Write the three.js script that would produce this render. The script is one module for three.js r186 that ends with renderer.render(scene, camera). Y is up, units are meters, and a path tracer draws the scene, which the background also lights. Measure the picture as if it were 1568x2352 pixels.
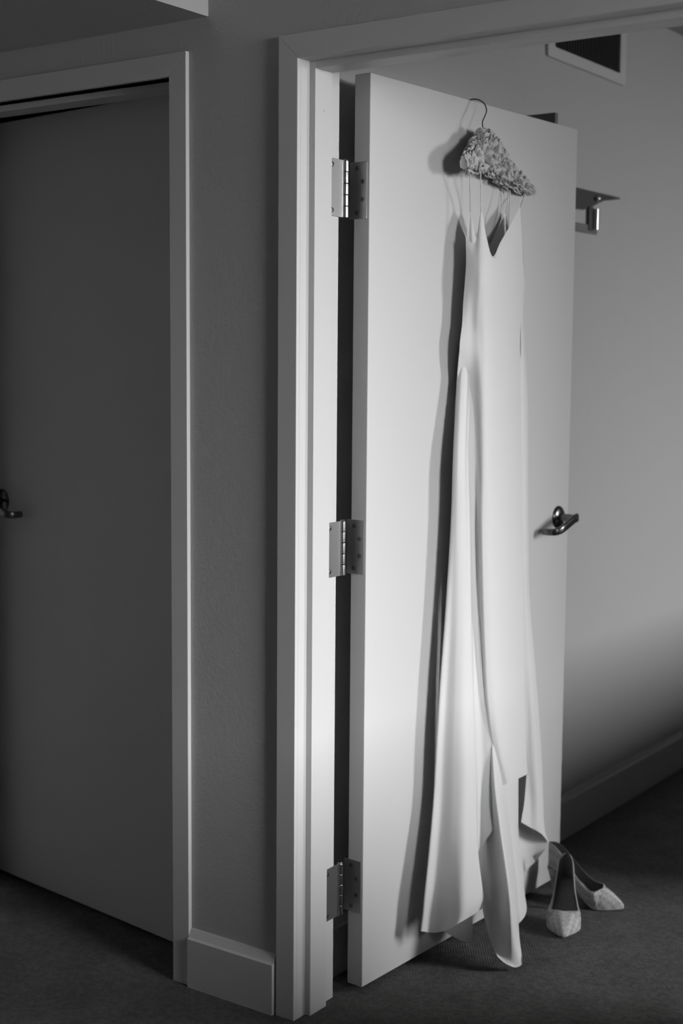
import * as THREE from 'three';
import { RoundedBoxGeometry } from 'three/addons/geometries/RoundedBoxGeometry.js';
import { mergeGeometries, mergeVertices, toCreasedNormals } from 'three/addons/utils/BufferGeometryUtils.js';
import { RectAreaLightUniformsLib } from 'three/addons/lights/RectAreaLightUniformsLib.js';

// ---------- camera, sky, light, exposure ----------
const scene = new THREE.Scene();
const IMG_W = 1568, IMG_H = 2352, FOCAL = 3255.26;
const camera = new THREE.PerspectiveCamera(2 * Math.atan(IMG_H / 2 / FOCAL) * 180 / Math.PI, IMG_W / IMG_H, 0.05, 60);
camera.position.set(1.8678, 1.5024, 2.4931);
camera.rotation.order = 'YXZ';
camera.rotation.set(-6.0429 * Math.PI / 180, 35.107 * Math.PI / 180, 0.4535 * Math.PI / 180);
camera.focus = 3.2;
camera.userData.fStop = 2.4;
camera.updateMatrixWorld(true);

const renderer = new THREE.WebGLRenderer({ antialias: true });
renderer.toneMapping = THREE.LinearToneMapping;
renderer.toneMappingExposure = 1.0;
renderer.shadowMap.enabled = true;
RectAreaLightUniformsLib.init();

scene.background = new THREE.Color().setRGB(0.12, 0.12, 0.12);          // overcast daylight outside

// overcast daylight from high outside enters through two windows in the right-hand outer wall, one in each room
const WINS = [{ z0: 0.03, z1: 1.25, y0: 0.7, y1: 2.4 }, { z0: -2.95, z1: -2.2, y0: 0.7, y1: 2.4 }];
const WIN_X = 3.9;
const daylight = new THREE.RectAreaLight(new THREE.Color(1, 1, 1), 62, 9, 4.0);
daylight.position.set(WIN_X + 2.6, 3.4, -1.8);
daylight.lookAt(WIN_X - 2, 1.3, -1.8);
scene.add(daylight);

// ---------- helpers ----------
let seed = 12345;
const rnd = () => { seed = (seed * 1664525 + 1013904223) >>> 0; return seed / 4294967296; };
const V = (x, y, z) => new THREE.Vector3(x, y, z);
const used = {};
function numbered(n) { const k = used[n] = (used[n] ?? -1) + 1; return k ? `${n}_${String(k).padStart(3, '0')}` : n; }
function tag(o, label, category, group, kind) {
  o.userData.label = label; o.userData.category = category;
  if (group) o.userData.group = group;
  if (kind) o.userData.kind = kind;
  return o;
}
function mesh(name, geo, mat, parent = scene) {
  const m = new THREE.Mesh(geo, mat);
  m.name = parent === scene ? numbered(name) : name;
  m.castShadow = m.receiveShadow = true;
  parent.add(m); return m;
}
function group(name, parent = scene) {
  const g = new THREE.Group(); g.name = parent === scene ? numbered(name) : name; parent.add(g); return g;
}
function planar(geo, k = 1) {                                        // uv in metres from the dominant normal
  const g = geo.index ? geo.toNonIndexed() : geo;
  const p = g.attributes.position, n = g.attributes.normal, uv = new Float32Array(p.count * 2);
  for (let i = 0; i < p.count; i++) {
    const ax = Math.abs(n.getX(i)), ay = Math.abs(n.getY(i)), az = Math.abs(n.getZ(i));
    const x = p.getX(i), y = p.getY(i), z = p.getZ(i);
    if (ay >= ax && ay >= az) { uv[2 * i] = x * k; uv[2 * i + 1] = z * k; }
    else if (ax >= az) { uv[2 * i] = z * k; uv[2 * i + 1] = y * k; }
    else { uv[2 * i] = x * k; uv[2 * i + 1] = y * k; }
  }
  g.setAttribute('uv', new THREE.BufferAttribute(uv, 2));
  return g;
}
function box(x0, x1, y0, y1, z0, z1, r = 0) {
  const w = x1 - x0, h = y1 - y0, d = z1 - z0;
  const g = r ? new RoundedBoxGeometry(w, h, d, 2, r) : new THREE.BoxGeometry(w, h, d);
  g.translate((x0 + x1) / 2, (y0 + y1) / 2, (z0 + z1) / 2);
  return planar(g);
}
const join = gs => mergeGeometries(gs.map(g => { const q = g.index ? g.toNonIndexed() : g; for (const k of Object.keys(q.attributes)) if (!['position', 'normal', 'uv'].includes(k)) q.deleteAttribute(k); return q; }));
// prism: polygon in (a,b) swept along an axis
function prism(poly, axis, t0, t1, bevel = 0) {
  const s = new THREE.Shape(poly.map(p => new THREE.Vector2(p[0], p[1])));
  const g = new THREE.ExtrudeGeometry(s, { depth: t1 - t0 - 2 * bevel, bevelEnabled: bevel > 0, bevelThickness: bevel, bevelSize: bevel, bevelOffset: -bevel, bevelSegments: 2, steps: 1 });
  g.translate(0, 0, t0 + bevel);
  const m = new THREE.Matrix4();
  if (axis === 'x') m.makeBasis(V(0, 0, -1), V(0, 1, 0), V(1, 0, 0));     // a -> -z, b -> y, sweep -> x
  if (axis === 'y') m.makeBasis(V(1, 0, 0), V(0, 0, -1), V(0, 1, 0));     // a -> x, b -> -z, sweep -> y
  if (axis === 'z') m.identity();                                          // a -> x, b -> y, sweep -> z
  g.applyMatrix4(m); g.computeVertexNormals();
  return planar(g);
}
function tube(points, r, seg = 40, rad = 10, closed = false) {
  return new THREE.TubeGeometry(new THREE.CatmullRomCurve3(points, closed), seg, r, rad, closed);
}

// pixel -> direction, then a point on a plane the thing is known to lie in
const CAM = camera.position.clone(), CAMQ = camera.quaternion.clone();
const pixelRay = (u, v) => V((u - IMG_W / 2) / FOCAL, -(v - IMG_H / 2) / FOCAL, -1).applyQuaternion(CAMQ);
const DA = 87.3107 * Math.PI / 180;
const DOOR_U = V(Math.cos(DA), 0, -Math.sin(DA));                    // hinge edge -> latch edge
const DOOR_N = V(Math.sin(DA), 0, Math.cos(DA));                     // out of the visible face
const DOOR_C = V(0.0431, 0, -0.2026);                                // visible-face corner at the hinge edge
function dp(u, v, off) {                                             // point seen at (u,v), off metres out from the open door
  const r = pixelRay(u, v), k = DOOR_N.dot(DOOR_C.clone().addScaledVector(DOOR_N, off).sub(CAM)) / DOOR_N.dot(r);
  return CAM.clone().addScaledVector(r, k);
}
const onDoor = (s, y, off) => DOOR_C.clone().addScaledVector(DOOR_U, s).addScaledVector(DOOR_N, off).setY(y);

// ---------- textures ----------
function noiseGrid(n, cells, sd) {                                   // tileable value noise
  let s = sd; const R = () => { s = (s * 1664525 + 1013904223) >>> 0; return s / 4294967296; };
  const g = new Float32Array(cells * cells).map(R), out = new Float32Array(n * n);
  for (let y = 0; y < n; y++) for (let x = 0; x < n; x++) {
    const fx = x / n * cells, fy = y / n * cells, ix = fx | 0, iy = fy | 0;
    let tx = fx - ix, ty = fy - iy; tx = tx * tx * (3 - 2 * tx); ty = ty * ty * (3 - 2 * ty);
    const a = g[iy * cells + ix], b = g[iy * cells + (ix + 1) % cells], c = g[((iy + 1) % cells) * cells + ix], d = g[((iy + 1) % cells) * cells + (ix + 1) % cells];
    out[y * n + x] = (a + (b - a) * tx) * (1 - ty) + (c + (d - c) * tx) * ty;
  }
  return out;
}
function tex(n, f, srgb, rep = 1) {
  const d = new Uint8Array(n * n * 4);
  for (let y = 0; y < n; y++) for (let x = 0; x < n; x++) {
    const v = Math.max(0, Math.min(255, f(x, y) * 255)), i = (y * n + x) * 4;
    d[i] = d[i + 1] = d[i + 2] = v; d[i + 3] = 255;
  }
  const t = new THREE.DataTexture(d, n, n);
  t.wrapS = t.wrapT = THREE.RepeatWrapping; t.magFilter = THREE.LinearFilter; t.minFilter = THREE.LinearMipmapLinearFilter; t.generateMipmaps = true;
  if (srgb) t.colorSpace = THREE.SRGBColorSpace;
  t.repeat.set(rep, rep); t.needsUpdate = true; return t;
}
const n8 = noiseGrid(1024, 8, 7), n64 = noiseGrid(1024, 64, 8), n200 = noiseGrid(1024, 200, 9), n400 = noiseGrid(1024, 400, 11);
const paintBump = tex(1024, (x, y) => 0.5 * n200[y * 1024 + x] + 0.5 * n64[y * 1024 + x], false, 2);
const brushBump = tex(1024, (x, y) => n400[((x * 3) % 1024) + 1024 * ((y >> 3) % 1024)] * 0.6 + 0.4 * n64[y * 1024 + x], false, 2);
const PITCH = 1024 / 110;                                            // ribbed loop pile: 110 ribs per repeat
const ribAt = (x, y) => {
  const rowf = y / PITCH, row = Math.floor(rowf), off = (row % 2) * 0.5;
  const a = Math.sin(Math.PI * (rowf - row)), b = 0.55 + 0.45 * Math.abs(Math.sin(Math.PI * (x / 1024 * 80 + off)));
  return a * b;
};
const carpetBump = tex(1024, (x, y) => 0.7 * ribAt(x, y) + 0.3 * n400[y * 1024 + x], false, 1.6);
const carpetColor = tex(1024, (x, y) => 0.29 + 0.09 * ribAt(x, y) + 0.10 * (n400[y * 1024 + x] - 0.5) + 0.07 * (n64[y * 1024 + x] - 0.5) + 0.05 * (n8[y * 1024 + x] - 0.5), true, 1.6);
const weave = tex(512, (x, y) => 0.5 + 0.25 * Math.sin(x / 512 * Math.PI * 2 * 128) * Math.sin(y / 512 * Math.PI * 2 * 128) + 0.25 * (n400[y * 1024 + x] - 0.5), false, 6);
const lace = tex(512, (x, y) => {                                    // small scrolling raised motif of the shoe fabric
  const u = x / 512 * Math.PI * 2, v = y / 512 * Math.PI * 2, w = n64[y * 1024 + x] * 5;
  const s = Math.sin(u * 5 + 2 * Math.sin(v * 4) + w) * Math.sin(v * 6 + 2 * Math.sin(u * 5) + w);
  return s > 0.12 ? 0.95 : s > -0.2 ? 0.6 : 0.25;
}, false, 1);
const laceColor = tex(512, (x, y) => {
  const u = x / 512 * Math.PI * 2, v = y / 512 * Math.PI * 2, w = n64[y * 1024 + x] * 5;
  const s = Math.sin(u * 5 + 2 * Math.sin(v * 4) + w) * Math.sin(v * 6 + 2 * Math.sin(u * 5) + w);
  return s > 0.12 ? 0.84 : s > -0.2 ? 0.76 : 0.62;
}, true, 1);

// ---------- materials (a black-and-white photograph: all neutral) ----------
const G = v => new THREE.Color().setRGB(v, v, v);
const M = (v, roughness, o = {}) => new THREE.MeshStandardMaterial({ color: G(v), roughness, side: THREE.DoubleSide, ...o });
const wallPaint = M(0.42, 0.85, { bumpMap: paintBump, bumpScale: 0.0004 });
const ceilingPaint = M(0.42, 0.95, { bumpMap: paintBump, bumpScale: 0.0006 });
const trimPaint = M(0.52, 0.45, { bumpMap: brushBump, bumpScale: 0.00005 });
const doorPaint = M(0.54, 0.5, { bumpMap: brushBump, bumpScale: 0.00005 });
const carpet = new THREE.MeshStandardMaterial({ map: carpetColor, bumpMap: carpetBump, bumpScale: 0.003, roughness: 1 });
const satinSteel = M(0.42, 0.36, { metalness: 1 });
const knuckleSteel = M(0.55, 0.25, { metalness: 1 });
const screwSteel = M(0.3, 0.35, { metalness: 1 });
const slotBlack = M(0.02, 0.8);
const darkMetal = M(0.16, 0.25, { metalness: 1 });
const chrome = M(0.5, 0.16, { metalness: 1 });
const blackWire = M(0.03, 0.4, { metalness: 0.6 });
const ventDark = M(0.05, 0.7);
const slatPaint = M(0.10, 0.6);
const bracketDark = M(0.05, 0.5);
const satin = new THREE.MeshPhysicalMaterial({ color: G(0.66), roughness: 0.55, side: THREE.DoubleSide, sheen: 0.4, sheenRoughness: 0.4, sheenColor: G(0.9), bumpMap: weave, bumpScale: 0.00008 });
const ruffleCloth = M(0.46, 0.8);
const shoeCloth = new THREE.MeshStandardMaterial({ map: laceColor, bumpMap: lace, bumpScale: 0.0012, roughness: 0.6, side: THREE.DoubleSide });
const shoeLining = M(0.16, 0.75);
const shoeSole = M(0.10, 0.6);
const glass = new THREE.MeshPhysicalMaterial({ color: 0xffffff, transmission: 1, thickness: 0, roughness: 0, side: THREE.DoubleSide });

// ---------- the setting ----------
const H = 2.1458, CW = 0.0511, TC = 0.0118, WT = 0.131, JD = 0.1429;
const CEIL = 2.63, A = 0.316, LIN = A + CW;                           // left casing: -A outer edge, -LIN inner edge
const LW = 0.918, LOUT = LIN + LW;                                     // left doorway
const OPEN = 2.2;                                                     // wide doorway on the right
const XL = -2.3, XR = WIN_X, ZN = 8.5, ZF = -6, FWX = -0.0764;

tag(mesh('floor', box(XL - 0.1, XR + 0.15, -0.1, 0, ZF - 0.1, ZN + 0.1), carpet), 'dark grey ribbed carpet running through both rooms', 'floor', null, 'structure');
tag(mesh('ceiling', box(XL - 0.1, XR + 0.15, CEIL, CEIL + 0.1, ZF - 0.1, ZN + 0.1), ceilingPaint), 'flat painted ceiling', 'ceiling', null, 'structure');
tag(mesh('wall_left', join([
  box(XL, -LOUT, 0, CEIL, -WT, 0), box(-LOUT, -LIN, H, CEIL, -WT, 0), box(-LIN, -0.02, 0, CEIL, -WT, 0),
  box(-0.02, OPEN + 0.02, H + 0.02, CEIL, -WT, 0), box(OPEN + 0.02, XR, 0, CEIL, -WT, 0)]), wallPaint),
  'grey painted wall holding the closed-in door and the wide doorway', 'wall', null, 'structure');
tag(mesh('wall_far', box(FWX - 0.12, FWX, 0, CEIL, ZF, -WT), wallPaint), 'pale wall behind the open door in the room beyond', 'wall', null, 'structure');
tag(mesh('wall_back', box(XL, XR, 0, CEIL, ZN, ZN + 0.1), wallPaint), 'painted wall behind the camera', 'wall', null, 'structure');
tag(mesh('wall_side', box(XL - 0.1, XL, 0, CEIL, ZF, ZN), wallPaint), 'painted wall closing the entry on the side away from the window', 'wall', null, 'structure');
tag(mesh('wall_end', box(XL, XR, 0, CEIL, ZF - 0.1, ZF), wallPaint), 'painted end wall of the room beyond the doorway', 'wall', null, 'structure');
{
  const [n, f] = WINS, g = [box(XR, XR + 0.15, 0, CEIL, ZF, f.z0), box(XR, XR + 0.15, 0, CEIL, f.z1, n.z0), box(XR, XR + 0.15, 0, CEIL, n.z1, ZN)];
  for (const w of WINS) g.push(box(XR, XR + 0.15, 0, w.y0, w.z0, w.z1), box(XR, XR + 0.15, w.y1, CEIL, w.z0, w.z1));
  tag(mesh('wall_right', join(g), wallPaint), 'painted outer wall with the two windows', 'wall', null, 'structure');
  WINS.forEach((w, i) => {
    const win = group('window_' + (i + 1));
    tag(win, i ? 'white framed window of the room beyond the doorway' : 'white framed window of the near room beside the doorway wall', 'window', null, 'structure');
    mesh('frame', join([
      box(XR + 0.03, XR + 0.09, w.y0, w.y0 + 0.05, w.z0, w.z1), box(XR + 0.03, XR + 0.09, w.y1 - 0.05, w.y1, w.z0, w.z1),
      box(XR + 0.03, XR + 0.09, w.y0, w.y1, w.z0, w.z0 + 0.05), box(XR + 0.03, XR + 0.09, w.y0, w.y1, w.z1 - 0.05, w.z1)]), trimPaint, win);
    mesh('pane', box(XR + 0.055, XR + 0.061, w.y0 + 0.05, w.y1 - 0.05, w.z0 + 0.05, w.z1 - 0.05), glass, win);
  });
}

tag(mesh('ground_outside', box(XR + 0.15, XR + 9, -0.2, -0.1, -8, 8), M(0.08, 1)), 'dark ground outside the windows', 'ground', null, 'structure');

// soffit over the entry
tag(mesh('ceiling_soffit', box(XL, -0.259, 2.267, CEIL, 0, 3.4), wallPaint), 'boxed-down ceiling soffit over the dark closed door', 'soffit', null, 'structure');

// baseboards with a chamfered top
const basePoly = (t, h) => [[0, 0], [t, 0], [t, h - 0.022], [t - 0.006, h - 0.018], [0.004, h], [0, h]];
function baseAlongX(name, x0, x1, z, label) {                         // on a wall facing +z
  const g = prism(basePoly(0.019, 0.142).map(p => [-(z + p[0]), p[1]]).reverse(), 'x', x0, x1, 0);
  return tag(mesh(name, g, trimPaint), label, 'baseboard', null, 'structure');
}
baseAlongX('baseboard_left', -A + 0.0012, -CW - 0.006, 0, 'short painted baseboard between the two door casings');
baseAlongX('baseboard_entry', XL, -LOUT - CW, 0, 'painted baseboard beside the dark door');
{
  const g = prism(basePoly(0.016, 0.142).map(p => [FWX + p[0], p[1]]), 'z', ZF, -WT, 0);
  tag(mesh('baseboard_far', g, trimPaint), 'pale baseboard along the wall behind the open door', 'baseboard', null, 'structure');
}

// casings: mitred flat boards with eased edges
function casingLeg(xi, xo, y1i, y1o, z0, z1) {                        // inner x, outer x
  const poly = [[xi, 0], [xi, y1i], [xo, y1o], [xo, 0]];
  if (THREE.ShapeUtils.area(poly.map(p => new THREE.Vector2(...p))) < 0) poly.reverse();
  return prism(poly, 'z', z0, z1, 0.0012);
}
function casingHead(xa, xb, z0, z1) {                                 // opening from xa to xb
  return prism([[xa, H], [xb, H], [xb + CW, H + CW], [xa - CW, H + CW]], 'z', z0, z1, 0.0012);
}
const ST = { z0: -0.0317, z1: -0.0951, p: 0.0154 };
function frame(name, xa, xb, label) {
  const t = group(name); tag(t, label, 'door frame', null, 'structure');
  mesh('casing_leg', casingLeg(xa, xa - CW, H, H + CW, 0, TC), trimPaint, t);
  mesh('casing_leg', casingLeg(xb, xb + CW, H, H + CW, 0, TC), trimPaint, t);
  mesh('casing_head', casingHead(xa, xb, 0, TC), trimPaint, t);
  mesh('jamb', box(xa - 0.02, xa, 0, H + 0.02, -JD, 0.0005), trimPaint, t);
  mesh('jamb', box(xb, xb + 0.02, 0, H + 0.02, -JD, 0.0005), trimPaint, t);
  mesh('jamb_head', box(xa, xb, H, H + 0.02, -JD, 0.0005), trimPaint, t);
  mesh('door_stop', box(xa, xa + ST.p, 0, H, ST.z1, ST.z0, 0.0012), trimPaint, t);
  mesh('door_stop', box(xb - ST.p, xb, 0, H, ST.z1, ST.z0, 0.0012), trimPaint, t);
  mesh('door_stop_head', box(xa + ST.p, xb - ST.p, H - ST.p, H, ST.z1, ST.z0, 0.0012), trimPaint, t);
  return t;
}
const frameL = frame('trim_1', -LOUT, -LIN, 'painted casing and jamb around the dark door in the corner');
const frameR = frame('trim_2', 0, OPEN, 'pale casing, jamb and stop around the wide doorway');
mesh('nail_hole', new THREE.CircleGeometry(0.0013, 10).rotateY(Math.PI / 2).translate(ST.p + 0.0003, 2.045, -0.064), slotBlack, frameR);

// ---------- doors ----------
const GAP = 0.0132, DH = 2.134, DT = 0.0445, DW = 0.9583;
function slab(w) {                                                    // x: hinge -> latch, front face at z=0, thickness behind
  return planar(new RoundedBoxGeometry(w, DH, DT, 2, 0.0022).translate(w / 2, GAP + DH / 2, -DT / 2));
}
// lever set on the front face: rose + return-to-door lever; dir = direction of the lever along x
function leverSet(parent, x, y, dir) {
  const h = group('lever_handle', parent); h.userData.label = 'dark polished lever handle';
  const rose = new THREE.LatheGeometry([[0, 0.011], [0.012, 0.011], [0.024, 0.009], [0.031, 0.004], [0.0325, 0]].map(p => new THREE.Vector2(p[0], p[1])), 40).rotateX(Math.PI / 2).translate(x, y, 0);
  const neck = new THREE.CylinderGeometry(0.0105, 0.0115, 0.055, 24).rotateX(Math.PI / 2).translate(x, y, 0.033);
  mesh('rose', join([rose]), darkMetal, h);
  mesh('neck', join([neck]), darkMetal, h);
  // flat bar lever with rounded elbow
  const path = new THREE.CatmullRomCurve3([[0.006, 0.058, 0.003], [-0.02, 0.061, 0], [-0.055, 0.061, -0.012], [-0.088, 0.059, -0.024], [-0.104, 0.05, -0.029], [-0.109, 0.034, -0.03], [-0.109, 0.012, -0.03]].map(([a, b, c]) => V(x - dir * a, y + c, b)), false, 'centripetal');
  const N = 40, R = 14, pos = [], idx = [];
  for (let i = 0; i <= N; i++) {
    const t = i / N, p = path.getPointAt(t), T = path.getTangentAt(t), up = V(0, 1, 0).addScaledVector(T, -T.y).normalize(), sd = V().crossVectors(T, up);
    const hh = (i === 0 || i === N ? 0.6 : 1) * (0.0125 - 0.0035 * t), ww = (i === 0 || i === N ? 0.6 : 1) * 0.0062;
    for (let j = 0; j < R; j++) {
      const a = j / R * Math.PI * 2, ca = Math.cos(a), sa = Math.sin(a);
      pos.push(...p.clone().addScaledVector(up, hh * Math.sign(ca) * Math.abs(ca) ** 0.6).addScaledVector(sd, ww * Math.sign(sa) * Math.abs(sa) ** 0.6).toArray());
    }
  }
  for (let i = 0; i < N; i++) for (let j = 0; j < R; j++) { const a = i * R + j, b = i * R + (j + 1) % R, c = a + R, d = b + R; idx.push(a, b, c, b, d, c); }
  for (const i of [0, N]) for (let j = 1; j < R - 1; j++) idx.push(i * R, i * R + j, i * R + j + 1);
  const g = new THREE.BufferGeometry(); g.setAttribute('position', new THREE.Float32BufferAttribute(pos, 3)); g.setIndex(idx); g.computeVertexNormals();
  mesh('lever', g, darkMetal, h);
  return h;
}
// open door: local x = DOOR_U, local z = DOOR_N
const doorR = group('door_2');
doorR.position.copy(DOOR_C); doorR.rotation.y = DA;
tag(doorR, 'white flush door standing open with the dress hung over its top', 'door', null, 'structure');
mesh('slab', slab(DW), doorPaint, doorR);
leverSet(doorR, 0.9, 1.073, -1);

// left door: hinged behind the right-hand casing, slightly ajar away from us
const doorL = group('door_1');
const LAJ = 7 * Math.PI / 180;
doorL.position.set(-LIN - 0.004, 0, -0.1195); doorL.rotation.y = -LAJ;      // leaf runs towards -x from its hinge edge
tag(doorL, 'grey flush door in shadow, standing slightly ajar in its frame', 'door', null, 'structure');
mesh('slab', slab(LW - 0.008).translate(-(LW - 0.008), 0, 0), doorPaint, doorL);
leverSet(doorL, -(LW - 0.008) + 0.06, 1.105, 1);
tag(mesh('wall_closet', join([box(-2.3, -0.2, 0, CEIL, -1.6, -1.5), box(-2.3, -2.2, 0, CEIL, -1.5, -WT)]), wallPaint), 'unlit wall behind the dark door', 'wall', null, 'structure');


// ---------- hinges of the open door (they move with it) ----------
const PIN = V(0.002, 0, -0.1665);
const tint = (g, v) => { const n = g.attributes.position.count; g.setAttribute('color', new THREE.Float32BufferAttribute(new Float32Array(n * 3).fill(v), 3)); return g; };
const flat = g => { const q = g.index ? g.toNonIndexed() : g; return q; };
const screwMat = new THREE.MeshStandardMaterial({ color: 0xffffff, vertexColors: true, roughness: 0.35, metalness: 1, side: THREE.DoubleSide });
const screwGeo = mergeGeometries([
  tint(flat(new THREE.LatheGeometry([[0.0001, 0.0006], [0.0034, 0.0008], [0.0043, 0.0001]].map(p => new THREE.Vector2(p[0], p[1])), 20).rotateX(Math.PI / 2)), 0.34),
  tint(flat(new THREE.BoxGeometry(0.0046, 0.0014, 0.0006).translate(0, 0, 0.0008)), 0.01), tint(flat(new THREE.BoxGeometry(0.0014, 0.0046, 0.0006).translate(0, 0, 0.0008)), 0.01),
  tint(flat(new THREE.TorusGeometry(0.0047, 0.0006, 6, 24)), 0.03)]);
function hinge(y0, label) {
  const t = new THREE.Group(); t.name = 'hinge'; t.userData.label = label;
  t.position.set(PIN.x, y0, PIN.z);
  const HH = 0.127, r = 0.0073, P = 5, kh = HH / P;
  const jx = -PIN.x + 0.0018;                                          // jamb leaf lies on the jamb face (x = 0)
  mesh('jamb_leaf', join([box(-PIN.x - 0.001, jx, 0, HH, 0.0065, ST.z1 - PIN.z + 0.006, 0.0004)]), satinSteel, t);
  // door leaf lies on the hinge edge of the open door
  const dEdge = k => DOOR_C.clone().addScaledVector(DOOR_N, -k).sub(V(PIN.x, 0, PIN.z));
  const a = dEdge(0.055), b = dEdge(0.0065), dir = b.clone().sub(a), len = dir.length(), ang = Math.atan2(-dir.z, dir.x);
  const place = (m, x, y, z) => { m.position.copy(a).add(V(x, y, z).applyAxisAngle(V(0, 1, 0), ang)); m.rotation.y = ang; };
  place(mesh('door_leaf', box(0, len, 0, HH, -0.001, 0.0018, 0.0004), satinSteel, t), 0, 0, 0);
  for (let i = 0; i < P; i++) {
    const rr = r - (i % 2 ? 0.0003 : 0), g = new THREE.LatheGeometry([[0.0001, 0.0004], [rr - 0.0008, 0.0004], [rr, 0.0014], [rr, kh - 0.0014], [rr - 0.0008, kh - 0.0004], [0.0001, kh - 0.0004]].map(p => new THREE.Vector2(p[0], p[1])), 28).translate(0, i * kh, 0);
    mesh('knuckle', g, knuckleSteel, t);
  }
  mesh('pin_tip', new THREE.CylinderGeometry(0.0042, 0.0062, 0.003, 24).translate(0, HH + 0.0015, 0), knuckleSteel, t);
  for (const [q, y] of [[0.021, 0.0135], [0.0365, 0.043], [0.0365, 0.083], [0.021, 0.1135]]) {
    place(mesh('screw', screwGeo, screwMat, t), q, y, 0.0018);
    const s = mesh('screw', screwGeo, screwMat, t); s.position.set(jx, y, q + 0.029); s.rotation.y = Math.PI / 2;
  }
  scene.add(t); doorR.updateMatrixWorld(true); t.updateMatrixWorld(true); doorR.attach(t);
  return t;
}
hinge(1.8257, 'top steel butt hinge'); hinge(1.011, 'middle steel butt hinge'); hinge(0.1956, 'bottom steel butt hinge');

// ---------- dress on its padded hanger ----------
// cloth panel: control net of [u, v, off] seen points, smoothed to a sheet
function catmull(p0, p1, p2, p3, t) {
  const t2 = t * t, t3 = t2 * t;
  return V().addScaledVector(p0, -0.5 * t3 + t2 - 0.5 * t).addScaledVector(p1, 1.5 * t3 - 2.5 * t2 + 1).addScaledVector(p2, -1.5 * t3 + 2 * t2 + 0.5 * t).addScaledVector(p3, 0.5 * t3 - 0.5 * t2);
}
const ext = (a, i) => i < 0 ? a[0].clone().multiplyScalar(2).sub(a[1]) : i >= a.length ? a[a.length - 1].clone().multiplyScalar(2).sub(a[a.length - 2]) : a[i];
const HANG = 0.017;                                                  // trims how far the upper dress stands off the door
function sheet(rows, nu = 8, nv = 10) {
  const net = rows.map(r => r.map(([u, v, o]) => { const p = dp(u, v, Math.max(0.008, o - HANG * Math.max(0, Math.min(1, (2080 - v) / 250)))); if (p.y < 0.004) p.y = 0.004; return p; }));
  const nc = net[0].length, U = (nc - 1) * nu, dense = net.map(r => {
    const out = [];
    for (let i = 0; i <= U; i++) { const k = Math.min(nc - 2, Math.floor(i / nu)), t = i / nu - k; out.push(catmull(ext(r, k - 1), ext(r, k), ext(r, k + 1), ext(r, k + 2), t)); }
    return out;
  });
  const Vn = (net.length - 1) * nv, pos = [], uv = [], idx = [];
  for (let j = 0; j <= Vn; j++) {
    const k = Math.min(net.length - 2, Math.floor(j / nv)), t = j / nv - k;
    for (let i = 0; i <= U; i++) {
      const col = dense.map(r => r[i]);
      const p = catmull(ext(col, k - 1), ext(col, k), ext(col, k + 1), ext(col, k + 2), t);
      if (p.y < 0.003) p.y = 0.003;
      pos.push(p.x, p.y, p.z); uv.push(i / U * 0.3, -p.y);
    }
  }
  for (let j = 0; j < Vn; j++) for (let i = 0; i < U; i++) { const a = j * (U + 1) + i, b = a + 1, c = a + U + 1, d = c + 1; idx.push(a, c, b, b, c, d); }
  const g = new THREE.BufferGeometry();
  g.setAttribute('position', new THREE.Float32BufferAttribute(pos, 3)); g.setAttribute('uv', new THREE.Float32BufferAttribute(uv, 2)); g.setIndex(idx); g.computeVertexNormals();
  return g;
}
const row = (y, xs) => xs.map(([x, o]) => [x, y, o]);

const dress = group('wedding_dress');
tag(dress, 'long white satin slip dress with thin straps hanging on the open door', 'dress');
const ridge = (y, xs, r) => row(y, xs.map((x, i) => [x, r + [-.022, -.012, -.005, 0, .006, .006, 0, -.011, -.027][i]]));
const withY = (r, ys) => r.map((p, i) => [p[0], ys[i], p[2]]);
mesh('front_panel', sheet([
  [[1069, 541, .062], [1080, 556, .071], [1093, 552, .08], [1104.5, 484, .087], [1116, 540, .094], [1131, 589, .096], [1149, 556, .088], [1171, 518, .078], [1194, 474, .066]],
  row(600, [[1070, .062], [1080, .073], [1091, .084], [1104, .095], [1118, .101], [1135, .102], [1155, .095], [1178, .083], [1201, .063]]),
  row(650, [[1067, .061], [1077, .072], [1089, .084], [1103, .097], [1119, .103], [1137, .103], [1158, .096], [1181, .083], [1203, .062]]),
  row(700, [[1063, .06], [1073, .069], [1086, .079], [1100, .091], [1117, .099], [1136, .099], [1158, .092], [1180, .081], [1200, .062]]),
  row(742, [[1061, .06], [1071, .067], [1084, .075], [1098, .087], [1115, .097], [1135, .097], [1157, .091], [1178, .081], [1196, .064]]),
  row(800, [[1055, .06], [1067, .067], [1083, .076], [1101, .089], [1118, .098], [1137, .098], [1158, .092], [1178, .081], [1194, .065]]),
  row(900, [[1052, .05], [1069, .06], [1088, .077], [1104, .096], [1119, .104], [1138, .104], [1159, .098], [1179, .087], [1196, .071]]),
  row(1050, [[1078, .068], [1087, .076], [1097, .088], [1107, .102], [1121, .109], [1140, .109], [1160, .103], [1181, .092], [1198, .076]]),
  ridge(1200, [1096, 1100, 1104, 1110, 1124, 1142, 1162, 1182, 1199], .107),
  ridge(1400, [1100, 1104, 1108, 1114, 1128, 1145, 1163, 1182, 1200], .112),
  ridge(1600, [1108, 1113, 1117, 1123, 1136, 1151, 1167, 1184, 1203], .117),
  withY(ridge(1720, [1122, 1127, 1132, 1138, 1148, 1160, 1174, 1190, 1207], .121), [1722, 1722, 1721, 1720, 1718, 1716, 1713, 1708, 1700]),
  withY(ridge(1808, [1140, 1145, 1150, 1157, 1166, 1176, 1187, 1199, 1211], .124), [1809, 1808, 1806, 1803, 1799, 1795, 1790, 1784, 1778]),
]), satin, dress);
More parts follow.
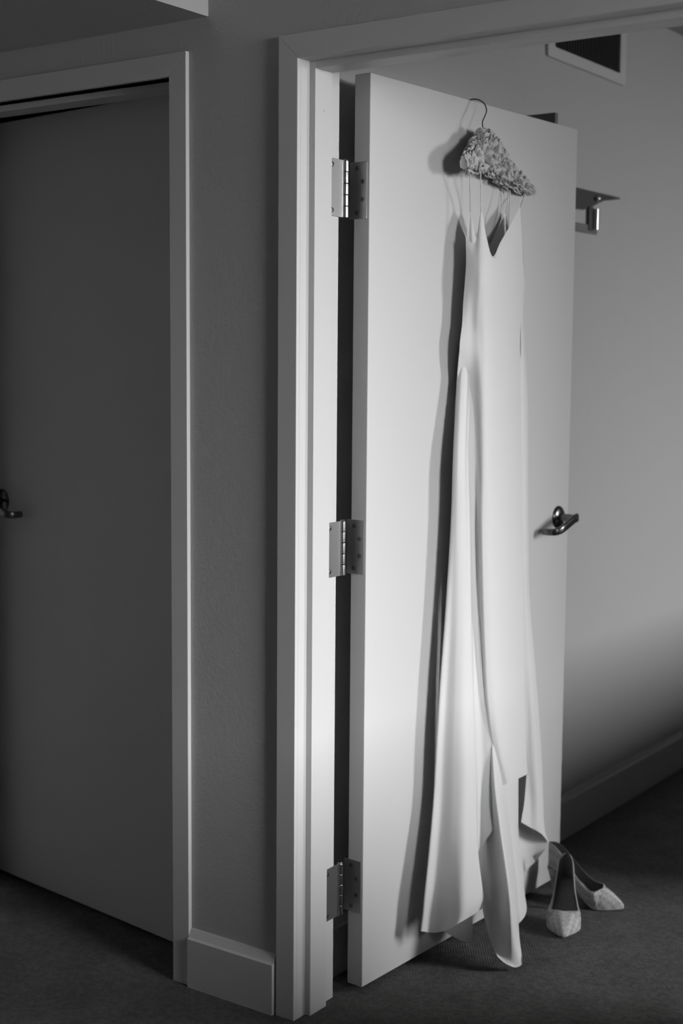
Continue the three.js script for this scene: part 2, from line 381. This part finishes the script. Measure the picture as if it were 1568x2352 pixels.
// side panel: curled edge beside the door, nearly flat face, rounded fold towards the front
const side = (y, xs, L, R) => row(y, [[xs[0] + 3, L - .016], [xs[0], L - .004], [xs[1], L + .008], [xs[2], (L + R) / 2 + .004], [xs[3], R - .003], [xs[4], R], [xs[4] + 1, R - .014]]);
mesh('side_panel', sheet([
  side(770, [1062, 1068, 1074, 1079, 1083], .04, .06),
  side(820, [1053, 1061, 1069, 1076, 1082], .048, .068),
  side(900, [1047, 1055, 1064, 1072, 1078], .0515, .071),
  side(1050, [1040, 1049, 1058, 1067, 1074], .065, .084),
  side(1200, [1035, 1045, 1056, 1068, 1078], .066, .09),
  side(1400, [1023, 1037, 1052, 1068, 1081], .067, .1),
  side(1550, [1012, 1029, 1047, 1067, 1084], .067, .108),
  side(1700, [1003, 1022, 1043, 1067, 1089], .067, .115),
  side(1830, [996, 1017, 1041, 1068, 1092], .066, .12),
  side(1950, [986, 1010, 1037, 1067, 1095], .064, .126),
  withY(side(2050, [976, 1003, 1034, 1066, 1104], .062, .132), [2050, 2050, 2052, 2050, 2046, 2035, 2030]),
  withY(side(2105, [971, 1000, 1032, 1065, 1108], .06, .134), [2105, 2105, 2108, 2104, 2094, 2066, 2060]),
  withY(side(2139, [967, 998, 1027, 1058, 1103], .06, .13), [2138, 2139, 2142, 2136, 2118, 2090, 2084]),
]), satin, dress);
mesh('centre_panel', sheet([
  row(740, [[1080, .064], [1087, .07], [1094, .078], [1100, .082], [1104, .08]]),
  row(850, [[1074, .064], [1083, .07], [1092, .078], [1099, .084], [1105, .086]]),
  row(1050, [[1068, .066], [1079, .073], [1090, .08], [1099, .09], [1106, .096]]),
  row(1250, [[1072, .07], [1083, .077], [1093, .083], [1102, .094], [1110, .102]]),
  row(1450, [[1074, .076], [1085, .086], [1096, .09], [1106, .1], [1115, .108]]),
  row(1600, [[1076, .082], [1088, .093], [1100, .096], [1112, .104], [1122, .112]]),
  row(1750, [[1080, .088], [1093, .099], [1107, .101], [1121, .11], [1133, .117]]),
  [[1084, 1860, .092], [1097, 1860, .103], [1111, 1856, .105], [1126, 1850, .115], [1140, 1846, .122]],
  [[1086, 1968, .096], [1097, 1958, .108], [1110, 1938, .108], [1125, 1916, .119], [1140, 1896, .128]],
]), satin, dress);
mesh('train', sheet([
  row(1600, [[1098, .07], [1106, .074], [1114, .082], [1122, .098], [1132, .1], [1142, .088], [1150, .08]]),
  row(1700, [[1098, .075], [1108, .08], [1118, .09], [1128, .113], [1140, .114], [1152, .098], [1160, .09]]),
  row(1800, [[1096, .078], [1108, .084], [1121, .098], [1134, .13], [1148, .128], [1160, .108], [1168, .096]]),
  row(1900, [[1094, .082], [1108, .09], [1126, .108], [1146, .148], [1160, .142], [1170, .122], [1176, .108]]),
  row(1980, [[1096, .088], [1110, .1], [1130, .124], [1158, .17], [1170, .16], [1178, .14], [1182, .12]]),
  [[1103, 2050, .1], [1116, 2054, .116], [1136, 2060, .142], [1168, 2060, .192], [1180, 2056, .18], [1186, 2046, .155], [1188, 2036, .135]],
  [[1112, 2110, .118], [1124, 2120, .134], [1144, 2130, .166], [1172, 2130, .206], [1186, 2118, .2], [1189, 2104, .17], [1190, 2090, .15]],
  [[1126, 2160, .15], [1138, 2176, .17], [1156, 2188, .194], [1176, 2188, .215], [1188, 2168, .216], [1191, 2150, .195], [1191, 2130, .17]],
  [[1143, 2198, .19], [1156, 2210, .205], [1170, 2218, .218], [1184, 2222, .226], [1197, 2216, .232], [1199, 2200, .23], [1194, 2176, .21]],
]), satin, dress);
mesh('back_drape', sheet([
  row(640, [[1190, .04], [1196, .046], [1202, .047], [1205, .036]]),
  row(742, [[1184, .044], [1192, .05], [1199, .05], [1202, .038]]),
  row(900, [[1186, .05], [1196, .058], [1206, .058], [1211, .044]]),
  row(1100, [[1188, .054], [1198, .062], [1208, .063], [1213, .048]]),
  row(1350, [[1188, .058], [1200, .065], [1209, .067], [1215, .05]]),
  row(1500, [[1190, .06], [1203, .066], [1217, .07], [1226, .052]]),
  row(1650, [[1194, .06], [1209, .065], [1226, .073], [1238, .054]]),
  row(1750, [[1208, .06], [1213, .064], [1232, .074], [1244, .056]]),
  row(1830, [[1205, .06], [1216, .063], [1236, .075], [1247, .058]]),
  [[1197, 1884, .06], [1216, 1894, .064], [1238, 1904, .074], [1250, 1900, .06]],
  [[1199, 1888, .061], [1219, 1900, .065], [1244, 1916, .072], [1260, 1937, .06]],
]), satin, dress);
mesh('back_lining', sheet([
  row(1740, [[1168, .03], [1186, .024], [1206, .026], [1220, .034]]),
  row(1820, [[1172, .03], [1190, .022], [1208, .026], [1224, .04]]),
  row(1890, [[1176, .034], [1195, .022], [1216, .03], [1244, .06]]),
  [[1180, 1950, .03], [1199, 1946, .022], [1222, 1940, .032], [1257, 1938, .06]],
  [[1184, 2010, .024], [1205, 2000, .018], [1226, 1982, .03], [1243, 1962, .052]],
]), satin, dress);
mesh('under_panel', sheet([
  row(1770, [[1146, .11], [1158, .112], [1170, .108], [1180, .1], [1190, .086]]),
  row(1850, [[1152, .112], [1163, .116], [1174, .112], [1183, .104], [1190, .09]]),
  row(1920, [[1160, .116], [1170, .12], [1178, .118], [1186, .11], [1191, .094]]),
  row(1990, [[1168, .12], [1178, .13], [1186, .13], [1195, .122], [1201, .104]]),
  row(2045, [[1174, .124], [1183, .138], [1191, .14], [1199, .132], [1204, .112]]),
  [[1178, 2092, .13], [1186, 2096, .146], [1195, 2096, .15], [1204, 2090, .144], [1209, 2082, .124]],
  [[1182, 2122, .136], [1188, 2122, .15], [1196, 2116, .154], [1204, 2106, .148], [1208, 2096, .13]],
]), satin, dress);
mesh('hem_lining', sheet([
  row(2070, [[1015, .05], [1035, .058], [1058, .07], [1084, .082]]),
  [[1016, 2110, .052], [1038, 2118, .06], [1060, 2120, .072], [1085, 2110, .086]],
  [[1020, 2138, .056], [1040, 2146, .066], [1061, 2150, .08], [1085, 2144, .09]],
  [[1028, 2144, .06], [1046, 2155, .07], [1062, 2162, .084], [1085, 2167, .094]],
]), satin, dress);
// back of the bodice, lower than the front and close to the door
mesh('back_panel', sheet([
  [[1071, 530, .058], [1080, 486, .05], [1094, 548, .038], [1122, 562, .03], [1142, 524, .028], [1160, 487, .028], [1169, 530, .034], [1196, 520, .056]],
  row(620, [[1070, .058], [1082, .04], [1100, .03], [1124, .025], [1146, .024], [1166, .024], [1188, .03], [1202, .056]]),
  row(742, [[1061, .056], [1076, .036], [1096, .026], [1122, .022], [1146, .02], [1166, .022], [1186, .032], [1196, .058]]),
  row(1000, [[1056, .048], [1070, .03], [1092, .02], [1122, .018], [1148, .018], [1170, .02], [1190, .03], [1198, .05]]),
  row(1400, [[1050, .046], [1064, .03], [1086, .02], [1118, .018], [1148, .018], [1172, .02], [1192, .032], [1202, .05]]),
  row(1700, [[1040, .046], [1056, .03], [1082, .02], [1118, .018], [1148, .018], [1176, .022], [1196, .034], [1210, .05]]),
], 6, 8), satin, dress);
for (const pts of [
  [[1103, 394, .085], [1104, 430, .087], [1104.5, 460, .086], [1104.5, 488, .087]],
  [[1079, 396, .075], [1079, 425, .066], [1080, 455, .057], [1080, 488, .05]],
  [[1166, 436, .034], [1166, 455, .032], [1164, 475, .03], [1160, 491, .028]],
  [[1170, 438, .054], [1170, 465, .06], [1169, 495, .068], [1168, 522, .077]],
  [[1206, 446, .05], [1202, 456, .056], [1199, 465, .061], [1195, 475, .066]],
]) mesh('strap', tube(pts.map(([u, v, o]) => dp(u, v, o - HANG)), 0.0016, 24, 8), satin, dress);

// padded ruffled hanger
const hanger = group('clothes_hanger');
tag(hanger, 'padded hanger covered in crumpled pale ruffles with a dark wire hook', 'hanger');
{
  const armPts = [[1064, 374, .09], [1085, 366, .08], [1112, 355, .06], [1145, 382, .052], [1180, 410, .044], [1212, 433, .038], [1230, 440, .034]].map(([u, v, o]) => dp(u, v, o - 0.02));
  const arm = new THREE.CatmullRomCurve3(armPts);
  const rad = t => { const a = [[0, .018], [.08, .026], [.22, .034], [.36, .036], [.55, .033], [.75, .024], [.92, .013], [1, .006]]; let k = 0; while (k < a.length - 2 && a[k + 1][0] < t) k++; const q = (t - a[k][0]) / (a[k + 1][0] - a[k][0]); return a[k][1] + (a[k + 1][1] - a[k][1]) * q; };
  const body = (() => {
    const N = 60, R = 24, pos = [], idx = [];
    for (let i = 0; i <= N; i++) {
      const t = i / N, p = arm.getPointAt(t), T = arm.getTangentAt(t), up = V(0, 1, 0).addScaledVector(T, -T.y).normalize(), sd = V().crossVectors(T, up).normalize();
      for (let j = 0; j < R; j++) {
        const a = j / R * Math.PI * 2, bulge = t > 0.12 && t < 0.62 ? 0.55 * Math.max(0, Math.cos(a)) * Math.sin((t - 0.12) / 0.5 * Math.PI) : 0;
        const r = rad(t) * (0.86 + bulge + 0.16 * Math.sin(a * 5 + i * 0.9) * Math.sin(i * 0.7 + a * 2));
        pos.push(...p.clone().addScaledVector(up, r * Math.cos(a)).addScaledVector(sd, r * 0.62 * Math.sin(a)).toArray());
      }
    }
    for (let i = 0; i < N; i++) for (let j = 0; j < R; j++) { const a = i * R + j, b = i * R + (j + 1) % R, c = a + R, d = b + R; idx.push(a, b, c, b, d, c); }
    for (const i of [0, N]) for (let j = 1; j < R - 1; j++) idx.push(i * R, i * R + j, i * R + j + 1);
    const g = new THREE.BufferGeometry(); g.setAttribute('position', new THREE.Float32BufferAttribute(pos, 3)); g.setIndex(idx); g.computeVertexNormals(); return g;
  })();
  mesh('padded_body', body, ruffleCloth, hanger);
  // gathered ribbons standing off the padding
  const strips = [];
  for (let n = 0; n < 330; n++) {
    const t = 0.02 + 0.94 * Math.pow(rnd(), 1.25), p = arm.getPointAt(t), T = arm.getTangentAt(t), up = V(0, 1, 0).addScaledVector(T, -T.y).normalize(), sd = V().crossVectors(T, up).normalize();
    const a0 = rnd() * Math.PI * 2, span = 0.5 + rnd() * 1.4, R0 = rad(t), hgt = R0 * (0.22 + 0.36 * rnd()), skew = (rnd() - 0.5) * 0.03, ph = rnd() * 6, S = 16, pos = [], idx = [], uv = [];
    for (let i = 0; i <= S; i++) {
      const q = i / S, a = a0 + span * (q - 0.5), bl = t > 0.12 && t < 0.62 ? 0.5 * Math.max(0, Math.cos(a)) * Math.sin((t - 0.12) / 0.5 * Math.PI) : 0;
      for (let j = 0; j <= 3; j++) {
        const h = j / 3, r = R0 * (0.82 + bl) + hgt * h * Math.sin(Math.PI * (0.08 + 0.84 * q)), wob = (0.006 * Math.sin(q * 13 + ph) + 0.004 * Math.sin(q * 23 + 2 * ph)) * h + skew * (q - 0.5) + 0.004 * h * h;
        const c = p.clone().addScaledVector(T, wob).addScaledVector(up, r * Math.cos(a)).addScaledVector(sd, r * 0.64 * Math.sin(a));
        pos.push(c.x, c.y, c.z); uv.push(q, h);
      }
    }
    for (let i = 0; i < S; i++) for (let j = 0; j < 3; j++) { const a = i * 4 + j; idx.push(a, a + 1, a + 4, a + 1, a + 5, a + 4); }
    const g = new THREE.BufferGeometry(); g.setAttribute('position', new THREE.Float32BufferAttribute(pos, 3)); g.setAttribute('uv', new THREE.Float32BufferAttribute(uv, 2)); g.setIndex(idx); g.computeVertexNormals();
    strips.push(g.toNonIndexed());
  }
  mesh('ruffles', mergeGeometries(strips), ruffleCloth, hanger);
  const hs = 0.425, top = GAP + DH;
  mesh('hook', tube([onDoor(hs, top - 0.022, -DT - 0.006), onDoor(hs, top - 0.004, -DT - 0.0035), onDoor(hs, top + 0.0028, -DT + 0.006), onDoor(hs, top + 0.0022, -0.02), onDoor(hs - 0.002, top + 0.003, 0.004), dp(1103, 231, .022), dp(1113, 240, .036), dp(1117, 254, .044), dp(1113, 267, .047), dp(1108, 279, .047), dp(1108, 290, .046), dp(1111, 312, .044)], 0.0015, 90, 8), blackWire, hanger);
}

// ---------- shoes ----------
function interp(tab, t) {                                             // smooth curve through the table rows
  let k = 0; while (k < tab.length - 2 && tab[k + 1][0] < t) k++;
  const at = i => tab[Math.max(0, Math.min(tab.length - 1, i))], h = tab[k + 1][0] - tab[k][0], q = Math.max(0, Math.min(1, (t - tab[k][0]) / h));
  const slope = (i, c) => { const a = at(i - 1), b = at(i + 1); return (b[c] - a[c]) / (b[0] - a[0]); };
  return tab[k].slice(1).map((v, i) => {
    const c = i + 1, w = tab[k + 1][c]; if (c === 5) return v + (w - v) * q;
    const m0 = slope(k, c) * h, m1 = slope(k + 1, c) * h, q2 = q * q, q3 = q2 * q;
    return (2 * q3 - 3 * q2 + 1) * v + (q3 - 2 * q2 + q) * m0 + (-2 * q3 + 3 * q2) * w + (q3 - q2) * m1;
  });
}
function shoe(label, pos, yaw) {
  const t = group('high_heel_shoe'); tag(t, label, 'shoe', 'pair of bridal pumps');
  t.position.copy(pos); t.rotation.y = yaw;
  // along the shoe, toe (0) to heel (1): x back from the toe, sole height, half width, wall height, opening half width as a share
  const L = 0.225;
  const tab = [
    [0.00, 0.0, .006, .0006, .004, 0], [0.012, .0015, .006, .004, .010, 0], [0.035, .007, .005, .009, .017, 0], [0.1, .022, .004, .0195, .029, 0], [0.2, .044, .003, .034, .042, 0],
    [0.28, .062, .003, .0425, .0485, 0], [0.32, .071, .004, .0448, .047, .72], [0.36, .080, .006, .0442, .044, .86], [0.48, .105, .020, .0375, .038, .90],
    [0.62, .136, .046, .0285, .041, .92], [0.76, .166, .070, .024, .052, .90], [0.88, .192, .083, .0215, .063, .82], [0.95, .208, .087, .0165, .067, .72], [0.985, .220, .088, .009, .068, .5], [1.0, L, .088, .0002, .068, 0]];
  const N = 90, K = 12, W = (t, v, sgn, inset) => {
    const [x, y0, w, h, q] = interp(tab, t), ww = t > 0.995 || t < 0.005 ? 0.0002 : Math.max(0.001, w - inset), a = v * Math.PI / 2, e = q * ww;
    // from the sole edge up and in to the topline
    const lean = 1 - Math.pow(1 - Math.cos(a), 1);
    const zz = e + (ww - e) * Math.pow(Math.cos(a), 0.75), bul = q > 0 && t < 0.96 ? 0.0015 * Math.sin(v * Math.PI) : 0;
    return V(-x + (inset ? (t > 0.9 ? inset : 0) : 0), y0 + inset * 0.4 + (h - inset * 0.5) * Math.pow(Math.sin(a), 0.9), sgn * (zz + bul) * 1);
  };
  const skin = inset => {
    const gs = [];
    for (const sgn of [1, -1]) {
      const p = [], uv = [], idx = [];
      for (let i = 0; i <= N; i++) for (let j = 0; j <= K; j++) { const a = W(i / N, j / K, sgn, inset), wh = interp(tab, i / N); p.push(a.x, a.y, a.z); uv.push(a.x * 17, sgn * (1 - j / K) * 17 * (wh[2] + wh[3])); }
      for (let i = 0; i < N; i++) for (let j = 0; j < K; j++) { const a = i * (K + 1) + j; sgn > 0 ? idx.push(a, a + 1, a + K + 1, a + 1, a + K + 2, a + K + 1) : idx.push(a, a + K + 1, a + 1, a + 1, a + K + 1, a + K + 2); }
      const g = new THREE.BufferGeometry(); g.setAttribute('position', new THREE.Float32BufferAttribute(p, 3)); g.setAttribute('uv', new THREE.Float32BufferAttribute(uv, 2)); g.setIndex(idx); g.computeVertexNormals();
      gs.push(g);
    }
    const q = mergeGeometries(gs); q.deleteAttribute('normal'); const r = mergeVertices(q, 1e-5); r.computeVertexNormals(); return r;
  };
  mesh('upper', skin(0), shoeCloth, t);
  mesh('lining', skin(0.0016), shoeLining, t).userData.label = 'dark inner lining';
  const slabGeo = (dy, th, inset) => {
    const p = [], idx = [], n = 60;
    for (let i = 0; i <= n; i++) { const [x, y0, w] = interp(tab, i / n), ww = Math.max(0.0005, w - inset); for (const [z, y] of [[-ww, y0 + dy], [ww, y0 + dy], [ww, y0 + dy - th], [-ww, y0 + dy - th]]) p.push(-x, Math.max(0.0008, y), z); }
    for (let i = 0; i < n; i++) for (let j = 0; j < 4; j++) { const a = i * 4 + j, b = i * 4 + (j + 1) % 4; idx.push(a, b, a + 4, b, b + 4, a + 4); }
    idx.push(0, 1, 2, 0, 2, 3, n * 4, n * 4 + 2, n * 4 + 1, n * 4, n * 4 + 3, n * 4 + 2);
    const g = new THREE.BufferGeometry(); g.setAttribute('position', new THREE.Float32BufferAttribute(p, 3)); g.setIndex(idx);
    return toCreasedNormals(g, 0.6);
  };
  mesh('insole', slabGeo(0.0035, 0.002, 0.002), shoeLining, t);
  mesh('outsole', slabGeo(0.0008, 0.0042, 0.0012), shoeSole, t).userData.label = 'thin dark outsole';
  // stiletto heel: tapering, leaning forward
  const hp = [], hi = [], HN = 14, HR = 18;
  for (let i = 0; i <= HN; i++) {
    const q = i / HN, y = 0.0868 * (1 - q), rx = 0.004 + 0.019 * Math.pow(1 - q, 2.2), rz = 0.004 + 0.018 * Math.pow(1 - q, 2.2), cx = -0.204 + 0.006 * q - 0.006 * Math.sin(q * Math.PI);
    for (let j = 0; j < HR; j++) { const a = j / HR * Math.PI * 2, sx = Math.cos(a); hp.push(cx + rx * (sx > 0 ? sx * 0.8 : sx), y - (q < 0.1 ? (sx > 0 ? 0.010 * sx * (1 - q * 10) : 0) : 0), rz * Math.sin(a)); }
  }
  for (let i = 0; i < HN; i++) for (let j = 0; j < HR; j++) { const a = i * HR + j, b = i * HR + (j + 1) % HR; hi.push(a, a + HR, b, b, a + HR, b + HR); }
  for (let j = 1; j < HR - 1; j++) hi.push(HN * HR, HN * HR + j, HN * HR + j + 1);
  const hg = new THREE.BufferGeometry(); hg.setAttribute('position', new THREE.Float32BufferAttribute(hp, 3)); hg.setIndex(hi); hg.computeVertexNormals();
  hg.setAttribute('uv', new THREE.Float32BufferAttribute(hp.length / 3 * 2 ? new Array(hp.length / 3 * 2).fill(0).map((_, k) => k % 2 ? hp[Math.floor(k / 2) * 3 + 1] * 14 : hp[Math.floor(k / 2) * 3 + 2] * 14) : [], 2));
  mesh('heel', hg, shoeCloth, t);
  return t;
}
{
  const toe1 = V(0.289, 0.0, -0.778), back1 = V(0.199, 0, -0.973), d1 = toe1.clone().sub(back1);
  shoe('pale lace pump with its pointed toe and open top facing out from the dress hem', toe1, Math.atan2(-d1.z, d1.x));
  const toe2 = V(0.338, 0.0, -1.055), back2 = V(0.112, 0, -1.035), d2 = toe2.clone().sub(back2);
  shoe('pale lace pump seen from its side behind the other shoe', toe2, Math.atan2(-d2.z, d2.x));
}

// ---------- things on the wall behind the open door ----------
const onWall = (z, y, off) => V(FWX + off, y, z);
{
  const t = group('air_vent'); t.position.set(FWX, 2.384, -1.55);
  tag(t, 'white framed wall vent with dark vertical slats high beside the doorway head', 'vent');
  const z0 = -0.265, z1 = 0.275, y0 = 0, y1 = 0.215, b = 0.034;
  const sh = new THREE.Shape(); const rr = 0.012;
  const rect = (p, a, bq, c, d, r) => { p.moveTo(a + r, c); p.lineTo(bq - r, c); p.quadraticCurveTo(bq, c, bq, c + r); p.lineTo(bq, d - r); p.quadraticCurveTo(bq, d, bq - r, d); p.lineTo(a + r, d); p.quadraticCurveTo(a, d, a, d - r); p.lineTo(a, c + r); p.quadraticCurveTo(a, c, a + r, c); };
  rect(sh, -z1, -z0, y0, y1, rr); const ho = new THREE.Path(); rect(ho, -z1 + b + 0.012, -z0 - b - 0.01, y0 + b, y1 - b, 0.004); sh.holes.push(ho);
  const fg = new THREE.ExtrudeGeometry(sh, { depth: 0.006, bevelEnabled: true, bevelThickness: 0.004, bevelSize: 0.004, bevelOffset: -0.004, bevelSegments: 3 });
  fg.applyMatrix4(new THREE.Matrix4().makeBasis(V(0, 0, -1), V(0, 1, 0), V(1, 0, 0)));
  mesh('vent_frame', planar(fg), trimPaint, t);
  mesh('duct_plate', box(0.0004, 0.0012, y0 + b, y1 - b, z0 + b, z1 - b), ventDark, t);
  const n = 26;
  for (let i = 0; i < n; i++) { const z = z0 + b + 0.012 + (z1 - z0 - 2 * b - 0.024) * i / (n - 1); const s = mesh('slat', box(-0.0008, 0.0008, y0 + b, y1 - b, -0.005, 0.005), slatPaint, t); s.position.set(0.006, 0, z); s.rotation.y = 0.6; }
}
{
  const t = group('wall_bracket'); t.position.set(FWX, 1.9, -1.55);
  tag(t, 'dark metal wall bracket with a tapered blade and shiny rod beside the open door edge', 'bracket');
  const Q = (z, y) => [-(z + 1.55), y - 1.9];
  const plate = (poly, d, m, name) => mesh(name, prism(poly, 'x', 0, d, 0.0008), m, t);
  plate([Q(-1.45, 1.968), Q(-1.545, 1.972), Q(-1.62, 1.992), Q(-1.68, 2.012), Q(-1.805, 2.029), Q(-1.805, 2.034), Q(-1.45, 2.034)], 0.006, bracketDark, 'blade');
  plate([Q(-1.45, 1.904), Q(-1.637, 1.904), Q(-1.635, 1.93), Q(-1.45, 1.93)], 0.008, M(0.16, 0.5), 'foot_plate');
  mesh('rod', join([new THREE.CylinderGeometry(0.011, 0.011, 0.062, 24).translate(0.016, 0.048, -0.055)]), chrome, t);
  mesh('rod_back', box(0, 0.012, 0.012, 0.086, -0.048, -0.02, 0.002), bracketDark, t);
  mesh('knob', join([new THREE.SphereGeometry(0.0085, 24, 16).translate(0.016, 0.112, -0.07)]), M(0.75, 0.15, { metalness: 1 }), t);
}
{
  const c = (() => { const r = pixelRay(1275, 258), k = (0.03 - CAM.x) / r.x; return CAM.clone().addScaledVector(r, k); })();
  const t = group('door_bracket'); t.position.set(FWX, c.y - 0.12, c.z);
  tag(t, 'small dark plate on the wall, just showing above the open door top', 'bracket');
  mesh('plate', box(0, 0.03 - FWX, 0, 0.12, -0.018, 0, 0.001), M(0.14, 0.6), t);
  mesh('wall_flange', box(0, 0.004, -0.03, 0.05, -0.05, 0.03, 0.001), bracketDark, t);
}

// furniture beside the frame that keeps the window light off the lowest part of door and walls
function sofa() {
  const t = group('sofa'); tag(t, 'dark sofa with its back to the open door, outside the picture', 'sofa');
  const cloth = M(0.07, 0.95);
  mesh('back', box(1.45, 1.65, 0.12, 0.84, -1.05, 1.15, 0.05), cloth, t);
  mesh('seat', box(1.65, 2.1, 0.12, 0.44, -0.85, 0.95, 0.04), cloth, t);
  for (const [z0, z1] of [[-1.05, -0.85], [0.95, 1.15]]) mesh('arm', box(1.65, 2.1, 0.12, 0.62, z0, z1, 0.04), cloth, t);
  for (const [x, z] of [[1.53, -0.98], [1.53, 1.08], [2.03, -0.98], [2.03, 1.08]]) mesh('leg', box(x - 0.025, x + 0.025, 0, 0.13, z - 0.025, z + 0.025), M(0.04, 0.5), t);
}
sofa();
function dresser() {
  const t = group('dresser'); tag(t, 'dark dresser in the room beyond, outside the picture', 'dresser');
  mesh('body', box(1.1, 1.6, 0.06, 0.74, -4.2, -1.7, 0.004), M(0.05, 0.5), t);
  mesh('top', box(1.08, 1.62, 0.74, 0.77, -4.22, -1.68, 0.004), M(0.06, 0.4), t);
  for (const [x, z] of [[1.15, -4.15], [1.15, -1.75], [1.55, -4.15], [1.55, -1.75]]) mesh('leg', box(x - 0.025, x + 0.025, 0, 0.06, z - 0.025, z + 0.025), M(0.04, 0.5), t);
}
dresser();

renderer.render(scene, camera);
